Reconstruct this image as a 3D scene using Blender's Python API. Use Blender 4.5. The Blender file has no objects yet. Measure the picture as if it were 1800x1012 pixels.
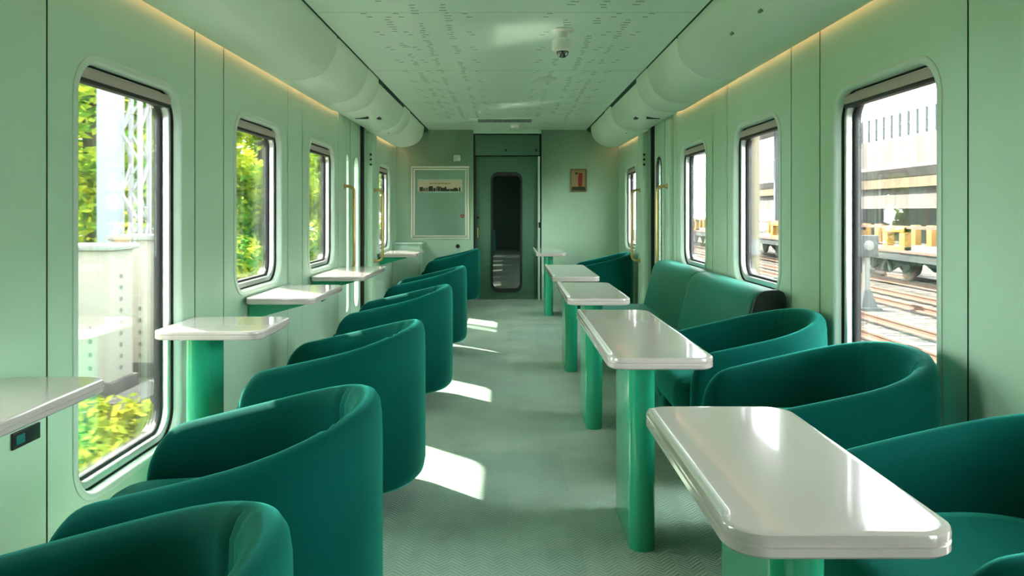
import bpy, bmesh, math, random
from mathutils import Vector, Matrix
PI = math.pi
R = math.radians
C = bpy.context.scene.collection
S = bpy.context.scene

# ------------------------------------------------------------------ camera
F_PX = 1300.0
EYE = 1.135
cam = bpy.data.cameras.new('camera')
cam.sensor_width = 36.0
cam.lens = 36.0 * F_PX / 1800.0
cam.shift_x = 8.0 / 1800.0
cam.shift_y = -134.0 / 1800.0
cam.clip_start = 0.02
cam.clip_end = 400
cam_o = bpy.data.objects.new('camera', cam)
cam_o.location = (0, 0, EYE)
cam_o.rotation_euler = (R(90), 0, 0)
C.objects.link(cam_o)
S.camera = cam_o

# ------------------------------------------------------------------ sky, sun, exposure
S.view_settings.view_transform = 'Standard'
S.view_settings.look = 'None'
S.view_settings.gamma = 1.0
S.view_settings.use_curve_mapping = False
S.view_settings.exposure = 1.1
w = bpy.data.worlds.new('sky')
S.world = w
w.use_nodes = True
bg = w.node_tree.nodes['Background']
bg.inputs['Color'].default_value = (0.94, 0.975, 1.0, 1)
bg.inputs['Strength'].default_value = 8.5
SUN_DIR = Vector((1.40, -1.24, -1.60)).normalized()
sl = bpy.data.lights.new('sun', 'SUN')
sl.energy = 44.0
sl.color = (1.0, 0.93, 0.80)
sl.angle = R(0.6)
so = bpy.data.objects.new('sun', sl)
so.rotation_mode = 'QUATERNION'
so.rotation_quaternion = SUN_DIR.to_track_quat('-Z', 'Y')
so.location = (-20, 20, 25)
C.objects.link(so)

cy = S.cycles
cy.use_denoising = True
cy.max_bounces = 10
cy.diffuse_bounces = 6
cy.glossy_bounces = 4
cy.transmission_bounces = 4
cy.transparent_max_bounces = 16
cy.use_guiding = True
cy.use_surface_guiding = True
cy.use_volume_guiding = False
cy.surface_guiding_probability = 0.5
cy.guiding_training_samples = 64
cy.caustics_reflective = True
cy.caustics_refractive = False
cy.blur_glossy = 0.0
cy.sample_clamp_indirect = 300.0

# ------------------------------------------------------------------ materials
def new_mat(name):
    m = bpy.data.materials.new(name)
    m.use_nodes = True
    nt = m.node_tree
    return m, nt, nt.nodes['Principled BSDF']

def col(c):
    return (c[0], c[1], c[2], 1)

def M(name, c, rough=0.5, metal=0.0, spec=0.5, coat=0.0, sheen=0.0, sheen_tint=None, bump=0.0, bscale=200.0, vary=0.0, vscale=4.0, emit=None, estr=0.0):
    m, nt, p = new_mat(name)
    p.inputs['Base Color'].default_value = col(c)
    p.inputs['Roughness'].default_value = rough
    p.inputs['Metallic'].default_value = metal
    p.inputs['Specular IOR Level'].default_value = spec
    p.inputs['Coat Weight'].default_value = coat
    p.inputs['Coat Roughness'].default_value = 0.04
    if sheen:
        p.inputs['Sheen Weight'].default_value = sheen
        p.inputs['Sheen Roughness'].default_value = 0.35
        if sheen_tint:
            p.inputs['Sheen Tint'].default_value = col(sheen_tint)
    if emit:
        p.inputs['Emission Color'].default_value = col(emit)
        p.inputs['Emission Strength'].default_value = estr
    tc = nt.nodes.new('ShaderNodeTexCoord')
    if vary:
        n = nt.nodes.new('ShaderNodeTexNoise')
        n.inputs['Scale'].default_value = vscale
        n.inputs['Detail'].default_value = 5
        mx = nt.nodes.new('ShaderNodeMix')
        mx.data_type = 'RGBA'
        mx.inputs['A'].default_value = col([v * (1 - vary) for v in c])
        mx.inputs['B'].default_value = col([min(1, v * (1 + vary)) for v in c])
        nt.links.new(tc.outputs['Object'], n.inputs['Vector'])
        nt.links.new(n.outputs['Fac'], mx.inputs['Factor'])
        nt.links.new(mx.outputs['Result'], p.inputs['Base Color'])
    if bump:
        n = nt.nodes.new('ShaderNodeTexNoise')
        n.inputs['Scale'].default_value = bscale
        n.inputs['Detail'].default_value = 3
        b = nt.nodes.new('ShaderNodeBump')
        b.inputs['Strength'].default_value = bump
        b.inputs['Distance'].default_value = 0.01
        nt.links.new(tc.outputs['Object'], n.inputs['Vector'])
        nt.links.new(n.outputs['Fac'], b.inputs['Height'])
        nt.links.new(b.outputs['Normal'], p.inputs['Normal'])
    return m

WALL = M('sage_panel', (0.47, 0.665, 0.505), 0.42, spec=0.4, vary=0.02, vscale=1.5)
SEAM = M('panel_seam', (0.07, 0.13, 0.09), 0.7)
CEIL = M('ceiling_panel', (0.62, 0.79, 0.66), 0.28, spec=0.5, vary=0.02, vscale=2)
SLOT = M('ceiling_slot', (0.20, 0.32, 0.25), 0.8)
DUCT = M('duct_paint', (0.64, 0.77, 0.63), 0.38, spec=0.45)
DUCTGAP = M('duct_gap', (0.015, 0.06, 0.045), 0.8)
DOOR = M('door_paint', (0.065, 0.165, 0.10), 0.35)
DARK = M('dark_recess', (0.01, 0.015, 0.012), 0.7)
BLACKGLASS = M('dark_door_glass', (0.003, 0.004, 0.005), 0.02, spec=1.0)
BLACKGLASS.node_tree.nodes['Principled BSDF'].inputs['IOR'].default_value = 2.0
BLACK = M('black_rubber', (0.012, 0.014, 0.013), 0.45)
BLACKP = M('black_plastic', (0.015, 0.017, 0.017), 0.3)
SILVER = M('aluminium', (0.72, 0.74, 0.72), 0.28, metal=0.85)
RIM = M('window_rim', (0.52, 0.66, 0.55), 0.35)
TAUPE = M('blind_taupe', (0.40, 0.34, 0.30), 0.7)
CREAMW = M('moulding_cream', (0.85, 0.86, 0.72), 0.4)
BRASS = M('brass', (0.55, 0.40, 0.16), 0.28, metal=0.9)
VELVET = M('teal_velvet', (0.0003, 0.075, 0.060), 0.75, spec=0.05, sheen=0.85, sheen_tint=(0.10, 0.80, 0.66), bump=0.12, bscale=380, vary=0.12, vscale=9)
LEATHER = M('teal_upholstery', (0.004, 0.145, 0.098), 0.45, spec=0.3, sheen=0.25, sheen_tint=(0.3, 0.9, 0.75), vary=0.06, vscale=6)
LEATHER_SHADE = M('sofa_shade', (0.006, 0.022, 0.020), 0.5)  # near-black colour carries the shadow on the sofa's near end
PLINTH = M('chair_plinth', (0.012, 0.03, 0.026), 0.5)
GREEN = M('green_enamel', (0.020, 0.37, 0.20), 0.22, spec=0.5, coat=0.3)
TABLE = M('white_stone_laminate', (0.62, 0.545, 0.52), 0.15, spec=0.9, coat=0.7, vary=0.03, vscale=3)
TEDGE = M('white_table_edge', (0.76, 0.76, 0.73), 0.25)
WHITEP = M('white_plastic', (0.80, 0.80, 0.74), 0.35)
RED = M('red_plastic', (0.45, 0.03, 0.03), 0.4)
SCREEN = M('socket_teal', (0.02, 0.16, 0.15), 0.3)
COVE = M('cove_led', (1, 0.8, 0.6), 0.5, emit=(1.0, 0.42, 0.24), estr=1.5)

def glass_mat(name, tint, refl=1.0):
    m = bpy.data.materials.new(name)
    m.use_nodes = True
    nt = m.node_tree
    nt.nodes.clear()
    out = nt.nodes.new('ShaderNodeOutputMaterial')
    tr = nt.nodes.new('ShaderNodeBsdfTransparent')
    tr.inputs['Color'].default_value = col(tint)
    gl = nt.nodes.new('ShaderNodeBsdfGlossy')
    gl.inputs['Roughness'].default_value = 0.0
    gl.inputs['Color'].default_value = (1, 1, 1, 1)
    fr = nt.nodes.new('ShaderNodeFresnel')
    fr.inputs['IOR'].default_value = 1.42
    mu = nt.nodes.new('ShaderNodeMath')
    mu.operation = 'MULTIPLY'
    mu.inputs[1].default_value = refl
    mx = nt.nodes.new('ShaderNodeMixShader')
    nt.links.new(fr.outputs[0], mu.inputs[0])
    nt.links.new(mu.outputs[0], mx.inputs[0])
    nt.links.new(tr.outputs[0], mx.inputs[1])
    nt.links.new(gl.outputs[0], mx.inputs[2])
    nt.links.new(mx.outputs[0], out.inputs['Surface'])
    return m
GLASS = glass_mat('window_glass', (0.96, 0.985, 0.975), 0.8)

def carpet_mat():
    m, nt, p = new_mat('woven_carpet')
    N, L = nt.nodes.new, nt.links.new
    tc = N('ShaderNodeTexCoord')
    sep = N('ShaderNodeSeparateXYZ')
    L(tc.outputs['Object'], sep.inputs[0])
    def math_(op, a, b=None):
        n = N('ShaderNodeMath'); n.operation = op
        for i, v in enumerate((a, b)):
            if v is None: continue
            if isinstance(v, (int, float)): n.inputs[i].default_value = v
            else: L(v, n.inputs[i])
        return n.outputs[0]
    pp = math_('PINGPONG', sep.outputs[0], 0.045)
    t = math_('ADD', sep.outputs[1], pp)
    s = math_('SINE', math_('MULTIPLY', t, 330.0))
    s01 = math_('ADD', math_('MULTIPLY', s, 0.5), 0.5)
    br = N('ShaderNodeTexBrick')
    br.inputs['Color1'].default_value = (0.37, 0.47, 0.365, 1)
    br.inputs['Color2'].default_value = (0.30, 0.42, 0.345, 1)
    br.inputs['Mortar'].default_value = (0.33, 0.44, 0.35, 1)
    br.inputs['Scale'].default_value = 1.0
    br.inputs['Mortar Size'].default_value = 0.0
    br.inputs['Brick Width'].default_value = 0.5
    br.inputs['Row Height'].default_value = 0.5
    L(tc.outputs['Object'], br.inputs['Vector'])
    no = N('ShaderNodeTexNoise')
    no.inputs['Scale'].default_value = 3.0
    no.inputs['Detail'].default_value = 6
    L(tc.outputs['Object'], no.inputs['Vector'])
    mx = N('ShaderNodeMix'); mx.data_type = 'RGBA'; mx.blend_type = 'MULTIPLY'
    mx.inputs['Factor'].default_value = 1.0
    cr = N('ShaderNodeMapRange')
    L(s01, cr.inputs['Value'])
    cr.inputs['To Min'].default_value = 0.78
    cr.inputs['To Max'].default_value = 1.12
    L(br.outputs['Color'], mx.inputs['A'])
    cmb = N('ShaderNodeCombineColor')
    nz = N('ShaderNodeMapRange')
    L(no.outputs['Fac'], nz.inputs['Value'])
    nz.inputs['From Min'].default_value = 0.3; nz.inputs['From Max'].default_value = 0.7
    nz.inputs['To Min'].default_value = 0.86; nz.inputs['To Max'].default_value = 1.12
    v = math_('MULTIPLY', cr.outputs[0], nz.outputs[0])
    for i in range(3): L(v, cmb.inputs[i])
    L(cmb.outputs[0], mx.inputs['B'])
    L(mx.outputs['Result'], p.inputs['Base Color'])
    b = N('ShaderNodeBump'); b.inputs['Strength'].default_value = 0.35; b.inputs['Distance'].default_value = 0.004
    L(s, b.inputs['Height']); L(b.outputs['Normal'], p.inputs['Normal'])
    p.inputs['Roughness'].default_value = 0.65
    p.inputs['Specular IOR Level'].default_value = 0.35
    return m
CARPET = carpet_mat()

def ballast_mat():
    m, nt, p = new_mat('track_ballast')
    N, L = nt.nodes.new, nt.links.new
    tc = N('ShaderNodeTexCoord')
    vo = N('ShaderNodeTexVoronoi'); vo.inputs['Scale'].default_value = 11.0
    L(tc.outputs['Object'], vo.inputs['Vector'])
    r = N('ShaderNodeValToRGB')
    r.color_ramp.elements[0].color = (0.027, 0.024, 0.020, 1)
    r.color_ramp.elements[1].color = (0.094, 0.083, 0.074, 1)
    sp = N('ShaderNodeSeparateColor')
    L(vo.outputs['Color'], sp.inputs[0]); L(sp.outputs[0], r.inputs[0])
    L(r.outputs[0], p.inputs['Base Color'])
    b = N('ShaderNodeBump'); b.inputs['Strength'].default_value = 1.0; b.inputs['Distance'].default_value = 0.06
    L(vo.outputs['Distance'], b.inputs['Height']); L(b.outputs['Normal'], p.inputs['Normal'])
    p.inputs['Roughness'].default_value = 0.9
    return m
BALLAST = ballast_mat()

def concrete_mat(name, c, streak=0.35):
    m, nt, p = new_mat(name)
    N, L = nt.nodes.new, nt.links.new
    tc = N('ShaderNodeTexCoord')
    mp = N('ShaderNodeMapping'); mp.inputs['Scale'].default_value = (1.2, 1.2, 0.12)
    n1 = N('ShaderNodeTexNoise'); n1.inputs['Scale'].default_value = 1.4; n1.inputs['Detail'].default_value = 8
    L(tc.outputs['Object'], mp.inputs[0]); L(mp.outputs[0], n1.inputs['Vector'])
    r = N('ShaderNodeValToRGB')
    r.color_ramp.elements[0].position = 0.35
    r.color_ramp.elements[1].position = 0.6
    r.color_ramp.elements[0].color = col([v * (1 - streak) for v in c])
    r.color_ramp.elements[1].color = col(c)
    L(n1.outputs['Fac'], r.inputs[0]); L(r.outputs[0], p.inputs['Base Color'])
    p.inputs['Roughness'].default_value = 0.85
    return m
CONC = concrete_mat('weathered_concrete', (0.099, 0.089, 0.081))
CONCW = concrete_mat('pale_concrete', (0.114, 0.109, 0.104), 0.15)
CONCT = concrete_mat('tan_concrete', (0.104, 0.074, 0.042), 0.4)
CABW = concrete_mat('cabinet_cream', (0.34, 0.32, 0.285), 0.08)
CABL = M('cabinet_lid', (0.250, 0.260, 0.250), 0.5)
CABT = M('cabinet_mark', (0.10, 0.11, 0.10), 0.7)
POLE = M('pale_blue_post', (0.30, 0.36, 0.39), 0.6)
POLEW = M('pale_mast', (0.36, 0.36, 0.37), 0.6)
STEEL = M('railing_steel', (0.060, 0.075, 0.080), 0.5)
RAIL = M('rusty_rail', (0.117, 0.059, 0.039), 0.6, vary=0.2, vscale=5)
SLEEPER = M('brown_sleeper', (0.108, 0.090, 0.076), 0.9, vary=0.2)
YELLOW = M('wagon_yellow', (0.225, 0.113, 0.013), 0.5, vary=0.15)
WAGOND = M('wagon_dark', (0.013, 0.018, 0.019), 0.6)
WAGONB = M('wagon_brown', (0.090, 0.045, 0.032), 0.6)
CREAMC = M('cream_column', (0.207, 0.175, 0.108), 0.6)
SIGW = M('signal_white', (0.203, 0.207, 0.194), 0.4)
SIGD = M('signal_grey', (0.065, 0.070, 0.070), 0.6)
EARTH = M('earth', (0.050, 0.055, 0.030), 0.95, vary=0.3, vscale=1)
BARK = M('bark', (0.045, 0.033, 0.022), 0.9)

def leaf_mat(name, a, b):
    m = bpy.data.materials.new(name); m.use_nodes = True
    nt = m.node_tree; nt.nodes.clear()
    N, L = nt.nodes.new, nt.links.new
    out = N('ShaderNodeOutputMaterial')
    d = N('ShaderNodeBsdfDiffuse'); t = N('ShaderNodeBsdfTranslucent')
    tc = N('ShaderNodeTexCoord'); n = N('ShaderNodeTexNoise')
    n.inputs['Scale'].default_value = 1.6; n.inputs['Detail'].default_value = 4
    L(tc.outputs['Object'], n.inputs['Vector'])
    r = N('ShaderNodeValToRGB')
    r.color_ramp.elements[0].position = 0.38; r.color_ramp.elements[1].position = 0.62
    r.color_ramp.elements[0].color = col(a); r.color_ramp.elements[1].color = col(b)
    L(n.outputs['Fac'], r.inputs[0])
    L(r.outputs[0], d.inputs['Color']); L(r.outputs[0], t.inputs['Color'])
    mx = N('ShaderNodeMixShader'); mx.inputs[0].default_value = 0.5
    L(d.outputs[0], mx.inputs[1]); L(t.outputs[0], mx.inputs[2]); L(mx.outputs[0], out.inputs['Surface'])
    return m
LEAF = leaf_mat('tree_leaf', (0.07, 0.25, 0.03), (0.50, 0.54, 0.05))
LEAFB = leaf_mat('bush_leaf', (0.07, 0.17, 0.02), (0.30, 0.27, 0.04))

# ------------------------------------------------------------------ helpers
class B:
    """collects shapes into one mesh"""
    def __init__(self):
        self.v, self.f, self.mi = [], [], []
    def add(self, vs, fs, mi=0):
        o = len(self.v)
        self.v += [tuple(p) for p in vs]
        self.f += [tuple(i + o for i in f) for f in fs]
        self.mi += [mi] * len(fs)
        return self
    def box(self, x0, x1, y0, y1, z0, z1, mi=0):
        vs = [(x, y, z) for z in (z0, z1) for y in (y0, y1) for x in (x0, x1)]
        return self.add(vs, [(0, 2, 3, 1), (4, 5, 7, 6), (0, 1, 5, 4), (2, 6, 7, 3), (0, 4, 6, 2), (1, 3, 7, 5)], mi)
    def quad(self, a, b, c, d, mi=0):
        return self.add([a, b, c, d], [(0, 1, 2, 3)], mi)
    def tube(self, pts, r, n=10, mi=0):
        pts = [Vector(p) for p in pts]
        rings = []
        for i, p in enumerate(pts):
            t = (pts[min(i + 1, len(pts) - 1)] - pts[max(i - 1, 0)]).normalized()
            a = Vector((0, 0, 1)) if abs(t.z) < 0.9 else Vector((1, 0, 0))
            u = t.cross(a).normalized(); w_ = t.cross(u).normalized()
            if rings:
                u0 = rings[-1][1]
                u = (u0 - t * u0.dot(t)).normalized(); w_ = t.cross(u).normalized()
            rings.append((p, u, w_))
        vs, fs = [], []
        for p, u, w_ in rings:
            for k in range(n):
                a = 2 * PI * k / n
                vs.append(p + r * (math.cos(a) * u + math.sin(a) * w_))
        for i in range(len(rings) - 1):
            for k in range(n):
                fs.append((i * n + k, i * n + (k + 1) % n, (i + 1) * n + (k + 1) % n, (i + 1) * n + k))
        fs.append(tuple(range(n - 1, -1, -1)))
        fs.append(tuple((len(rings) - 1) * n + k for k in range(n)))
        return self.add(vs, fs, mi)
    def lathe(self, prof, c=(0, 0, 0), axis='z', n=32, mi=0):
        vs, fs = [], []
        for r, h in prof:
            for k in range(n):
                a = 2 * PI * k / n
                x, y = r * math.cos(a), r * math.sin(a)
                p = {'z': (x, y, h), 'x': (h, x, y), 'y': (x, h, y)}[axis]
                vs.append((p[0] + c[0], p[1] + c[1], p[2] + c[2]))
        for i in range(len(prof) - 1):
            for k in range(n):
                fs.append((i * n + k, i * n + (k + 1) % n, (i + 1) * n + (k + 1) % n, (i + 1) * n + k))
        fs.append(tuple(range(n - 1, -1, -1)))
        fs.append(tuple((len(prof) - 1) * n + k for k in range(n)))
        return self.add(vs, fs, mi)
    def loops(self, loops, cap0=True, cap1=True, closed=True, mi=0):
        n = len(loops[0]); vs = [p for l in loops for p in l]; fs = []
        for i in range(len(loops) - 1):
            for k in range(n if closed else n - 1):
                fs.append((i * n + k, i * n + (k + 1) % n, (i + 1) * n + (k + 1) % n, (i + 1) * n + k))
        if cap0: fs.append(tuple(range(n - 1, -1, -1)))
        if cap1: fs.append(tuple((len(loops) - 1) * n + k for k in range(n)))
        return self.add(vs, fs, mi)
    def prism(self, poly, a, b, axis='y', mi=0):
        def P(p, h):
            return {'y': (p[0], h, p[1]), 'x': (h, p[0], p[1]), 'z': (p[0], p[1], h)}[axis]
        return self.loops([[P(p, a) for p in poly], [P(p, b) for p in poly]], mi=mi)
    def build(self, name, mats, parent=None, bevel=0.0, seg=2, smooth=False, autos=True, loc=None, recalc=True):
        if not isinstance(mats, (list, tuple)): mats = [mats]
        me = bpy.data.meshes.new(name)
        me.from_pydata(self.v, [], self.f)
        for m in mats: me.materials.append(m)
        for p, i in zip(me.polygons, self.mi): p.material_index = i
        bm = bmesh.new(); bm.from_mesh(me)
        if recalc:
            bmesh.ops.remove_doubles(bm, verts=bm.verts, dist=1e-6)
            bmesh.ops.recalc_face_normals(bm, faces=bm.faces)
        if bevel:
            es = [e for e in bm.edges if len(e.link_faces) == 2 and e.calc_face_angle(0) > R(40)]
            bmesh.ops.bevel(bm, geom=es, offset=bevel, segments=seg, profile=0.5, affect='EDGES', clamp_overlap=True)
        if smooth or bevel:
            for f in bm.faces: f.smooth = True
            if autos:
                for e in bm.edges:
                    if len(e.link_faces) == 2 and e.calc_face_angle(0) > R(42): e.smooth = False
        bm.to_mesh(me); bm.free()
        o = bpy.data.objects.new(name, me)
        if loc: o.location = loc
        C.objects.link(o)
        if parent: o.parent = parent
        return o

def tag(o, label=None, cat=None, group=None, kind=None):
    if label: o['label'] = label
    if cat: o['category'] = cat
    if group: o['group'] = group
    if kind: o['kind'] = kind
    return o
def thing(name, label, cat, loc=(0, 0, 0), rz=0, group=None, kind=None):
    o = bpy.data.objects.new(name, None); C.objects.link(o)
    o.empty_display_size = 0.1
    o.location = loc; o.rotation_euler = (0, 0, rz)
    return tag(o, label, cat, group, kind)
def struct(o):
    o['kind'] = 'structure'
    return o
def children(o):
    return [c for c in bpy.data.objects if c.parent == o]
def dup(root, label, loc, rz=None, group=None):
    r = root.copy(); C.objects.link(r); r.location = loc
    if rz is not None: r.rotation_euler = (0, 0, rz)
    if label: r['label'] = label
    if group: r['group'] = group
    for ch in children(root):
        c = ch.copy(); C.objects.link(c); c.parent = r
        for g in children(ch):
            d = g.copy(); C.objects.link(d); d.parent = c
    return r
def rrect(a0, a1, b0, b1, r, n=8):
    pts = []
    for (ca, cb, s) in ((a1 - r, b1 - r, 0), (a0 + r, b1 - r, 90), (a0 + r, b0 + r, 180), (a1 - r, b0 + r, 270)):
        for k in range(n + 1):
            t = R(s + 90.0 * k / n)
            pts.append((ca + r * math.cos(t), cb + r * math.sin(t)))
    return pts
def smoothstep(t):
    t = max(0, min(1, t)); return t * t * (3 - 2 * t)

# ------------------------------------------------------------------ the carriage shell
WX = 1.42            # inner face of the side walls
CZ = 2.18            # ceiling height
Y0, Y1 = -2.7, 9.45
PITCH = 1.42
FLOOR = B().box(-WX - .05, WX + .05, Y0 - .05, Y1 + .1, -0.06, 0).build('floor', CARPET)
struct(FLOOR)

# window table: side, centre y, low z (tall windows reach almost to the floor)
WINS = []
for k in range(-2, 3):
    for s in (-1, 1):
        if k == -2 and s < 0: continue  # lone right window out of view, added to light the left wall
        WINS.append((s, 2.82 + PITCH * k, 0.165 if k == 0 or (k < 0 and s > 0) else 0.705))  # unseen right windows made tall to let in more light
for s in (-1, 1):
    WINS.append((s, 8.52, 0.705))
WW, WTOP, WRAD = 0.765, 1.65, 0.13
DY0, DY1 = 6.52, 7.44      # side door opening

def wall_side(s, name):
    b = B()
    X, XO = s * WX, s * 1.515
    def sheet(y0, y1, hole=None):
        # inner sheet (with 8 mm joints) and outer sheet of one panel
        for x, ya, yb in ((X, y0 + .004, y1 - .004), (XO, y0, y1)):
            zt, zb = 2.3, 0.0 if x == X else -1.0
            if hole is None:
                b.quad((x, ya, zb), (x, yb, zb), (x, yb, zt), (x, ya, zt)); continue
            a0, a1, c0, c1 = hole
            b.quad((x, ya, zb), (x, a0, zb), (x, a0, zt), (x, ya, zt))
            b.quad((x, a1, zb), (x, yb, zb), (x, yb, zt), (x, a1, zt))
            b.quad((x, a0, zb), (x, a1, zb), (x, a1, c0), (x, a0, c0))
            b.quad((x, a0, c1), (x, a1, c1), (x, a1, zt), (x, a0, zt))
            L = rrect(a0, a1, c0, c1, WRAD, 8)
            for q, cor in enumerate(((a1, c1), (a0, c1), (a0, c0), (a1, c0))):
                arc = L[q * 9:(q + 1) * 9]
                for i in range(8):
                    b.add([(x, *cor), (x, *arc[i]), (x, *arc[i + 1])], [(0, 1, 2)])
    edges = [Y0]
    for (ss, yc, z0) in sorted(WINS):
        if ss != s: continue
        a, c = yc - 0.54, yc + 0.54
        if yc > 8: a, c = yc - 0.54, Y1
        if edges[-1] < a - .02:
            p0 = edges[-1]
            if yc > 8:
                # the stretch with the side door: panel, opening, panel
                sheet(p0, DY0)
                b.quad((X, DY0, 2.02), (X, DY1, 2.02), (X, DY1, 2.3), (X, DY0, 2.3))
                # jambs and recess back
                for yy in (DY0, DY1):
                    b.quad((X, yy, 0), (XO, yy, 0), (XO, yy, 2.02), (X, yy, 2.02))
                b.quad((X, DY0, 2.02), (X, DY1, 2.02), (XO, DY1, 2.02), (XO, DY0, 2.02))
                sheet(DY1, a)
            else:
                sheet(p0, a)
        sheet(a, c, (yc - WW / 2, yc + WW / 2, z0, WTOP))
        edges += [a, c]
    # dark backing right behind each joint
    for y in edges[1:-1] + [DY0 - .0]:
        if abs(y - Y1) < .01: continue
        xa, xb = X + s * .004, X + s * .010
        b.box(min(xa, xb), max(xa, xb), y - .012, y + .012, 0, 2.2, mi=1)
    o = b.build(name, [WALL, SEAM])
    return struct(o)
wall_side(-1, 'wall_left')
wall_side(1, 'wall_right')
struct(B().box(-1.6, 1.6, Y0 - .1, Y0, -.06, 2.3).build('wall_back', DOOR))

def window(i, s, yc, z0):
    root = thing('window_%d' % i, None, None, (s * WX, yc, 0), kind='structure')
    w2 = WW / 2
    def ring(prof, name, mat):
        loops = []
        for ins, dep in prof:
            r = max(.03, WRAD - ins)
            loops.append([(s * dep, a, c) for a, c in rrect(-w2 + ins, w2 - ins, z0 + ins, WTOP - ins, r, 10)])
        o = B().loops(loops, False, False).build(name, mat, root, smooth=True)
        return o
    ring([(-.024, 0.001), (-.024, -.004), (-.018, -.008), (-.006, -.009), (.002, -.004), (.007, .006), (.009, .022)], 'window_surround', RIM)
    ring([(.009, .022), (.012, .024), (.012, .034), (.015, .034)], 'window_gasket', BLACK)
    ring([(.015, .034), (.015, .030), (.036, .030), (.040, .034), (.040, .060)], 'window_frame', SILVER)
    ring([(.040, .060), (.040, .057), (.051, .057), (.053, .061), (.053, .082), (.048, .088), (-.02, .100), (-.02, .090)], 'glazing_seal', BLACK)
    g = B()
    L = rrect(-w2 + .054, w2 - .054, z0 + .054, WTOP - .054, .08, 10)
    g.loops([[(s * .074, a, c) for a, c in L], [(s * .080, a, c) for a, c in L]])
    g.build('window_pane', GLASS, root)
    bl = B()
    x0, x1 = sorted((s * .014, s * .048))
    bl.box(x0, x1, -w2 + .05, w2 - .05, WTOP - .060, WTOP - .022)
    o = bl.build('blind_cassette', TAUPE, root, bevel=.004)
    bar = B(); x0, x1 = sorted((s * .016, s * .052))
    bar.box(x0, x1, -w2 + .045, w2 - .045, WTOP - .074, WTOP - .060)
    bar.build('blind_bar', BLACK, root, bevel=.003)
for i, (s, yc, z0) in enumerate(sorted(WINS, key=lambda t: (t[0], t[1])), 1):
    window(i, s, yc, z0)

# ceiling with its slots and joints
cb = B()
cb.box(-1.005, 1.005, Y0, Y1 + .1, CZ, CZ + .05)
CEILING = struct(cb.build('ceiling', CEIL))
struct(B().box(-1.6, 1.6, Y0 - .1, Y1 + .2, 2.3, 2.36).build('ceiling_void', DUCTGAP))
random.seed(4)
sb = B()
def dash(x, y, lx=.030, ly=.010):
    sb.box(x - lx / 2, x + lx / 2, y - ly / 2, y + ly / 2, CZ - .0008, CZ + .0006)
for sx in (-1, 1):
    for X in (.327, .49, .65):
        y = 2.6
        while y < 8.1:
            run = random.choice((3, 4, 5, 7, 9))
            for k in range(run):
                dash(sx * X + (random.random() - .5) * .02, y, random.choice((.022, .03, .042)))
                y += .052
            y += random.choice((.05, .16, .25))
    for X in (.225, .59, .76):
        y = 2.7
        while y < 8.2:
            dash(sx * X, y); dash(sx * X + sx * -.02, y + .07)
            y += .40
sb.build('ceiling_slots', SLOT, CEILING)
jb = B()
for k in range(12):
    y = 2.28 + 1.6 * k
    if y < 9.3: jb.box(-1.0, 1.0, y - .002, y + .002, CZ - .0008, CZ + .0006)
jb.build('ceiling_joints', M('ceiling_joint', (0.38, 0.54, 0.43), .7), CEILING)

# air ducts along both sides
def duct_profile(k=1.0, flat=0.0):
    pts = []
    cx, cz, a, bb = 1.315, 2.185, .300 * k, .268 * k
    n = 2.5
    for i in range(25):
        t = PI / 2 * i / 24
        ct, st = math.cos(t), math.sin(t)
        pts.append((cx - a * (ct ** (2 / n)), cz - bb * (st ** (2 / n))))
    pts.append((1.385, cz - bb + .018))
    pts.append((1.385, 2.185))
    return pts
DUCT_SEC = [(-4.39, 1.0, 1.0), (1.9, 4.42, 1.0), (4.43, 5.36, 1.0), (5.37, 5.83, 1.005), (5.84, 7.28, 0.955), (7.29, 7.72, 1.0), (7.73, 9.05, .985)]
DUCT_SEC[0] = (Y0 + .01, 1.89, 1.0)
for s, nm in ((-1, 'left'), (1, 'right')):
    root = thing('air_duct', 'long rounded pale green air duct above the %s hand windows' % nm, 'air duct', (0, 0, 0))
    for (a, c, k) in DUCT_SEC:
        P = duct_profile(k)
        b = B()
        e = .012
        loops = []
        for y, sh in ((a, .012), (a + .004, .004), (a + e, 0), (c - e, 0), (c - .004, .004), (c, .012)):
            if abs(c - 9.05) < .01 and sh and y > 9: sh *= 3
            loops.append([(s * min(1.385, x + (sh if x < 1.3 else 0)), y, min(2.185, z + (sh if z < 2.1 else 0))) for x, z in P])
        b.loops(loops)
        b.build('duct_section', DUCT, root, smooth=True)
    b = B()
    b.prism([(s * 1.007, 2.186), (s * 1.04, 2.150), (s * 1.09, 2.150), (s * 1.09, 2.186)], Y0 + .01, Y1 - .01)
    b.build('duct_trim', DUCTGAP, root)
    # small service slots in the underside
    for (x, y, lx, ly, z) in ((1.14, 6.55, .03, .10, 1.955), (1.24, 6.30, .11, .03, 1.925), (1.20, 7.45, .02, .02, 1.925)):
        d = B(); d.box(s * x - lx / 2, s * x + lx / 2, y - ly / 2, y + ly / 2, z, z + .05)
        d.build('duct_slot', BLACK, root)
    for yy in (3.55, 3.15):
        d = B(); d.box(s * 1.085 - .012, s * 1.085 + .012, yy - .02, yy + .02, 1.985, 2.05)
        if s == 1: d.build('duct_latch', SLOT, root)
    # warm light strip between the duct and the wall
    lt = thing('cove_light', 'warm light strip glowing between duct and wall on the %s hand side' % nm, 'light strip')
    x0, x1 = sorted((s * 1.392, s * 1.414))
    for (a, c) in ((Y0 + .02, DY0 - .3), (7.8, 9.4)):
        B().box(x0, x1, a, c, 1.975, 1.99).build('light_strip', COVE, lt)

# ------------------------------------------------------------------ far end wall
DX = .435
b = B()
b.box(-WX - .1, -DX, Y1, Y1 + .12, 0, 2.3)
b.box(DX, WX + .1, Y1, Y1 + .12, 0, 2.3)
b.box(-DX, DX, Y1, Y1 + .12, 2.135, 2.3)
struct(b.build('wall_far', WALL, bevel=.003))
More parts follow.
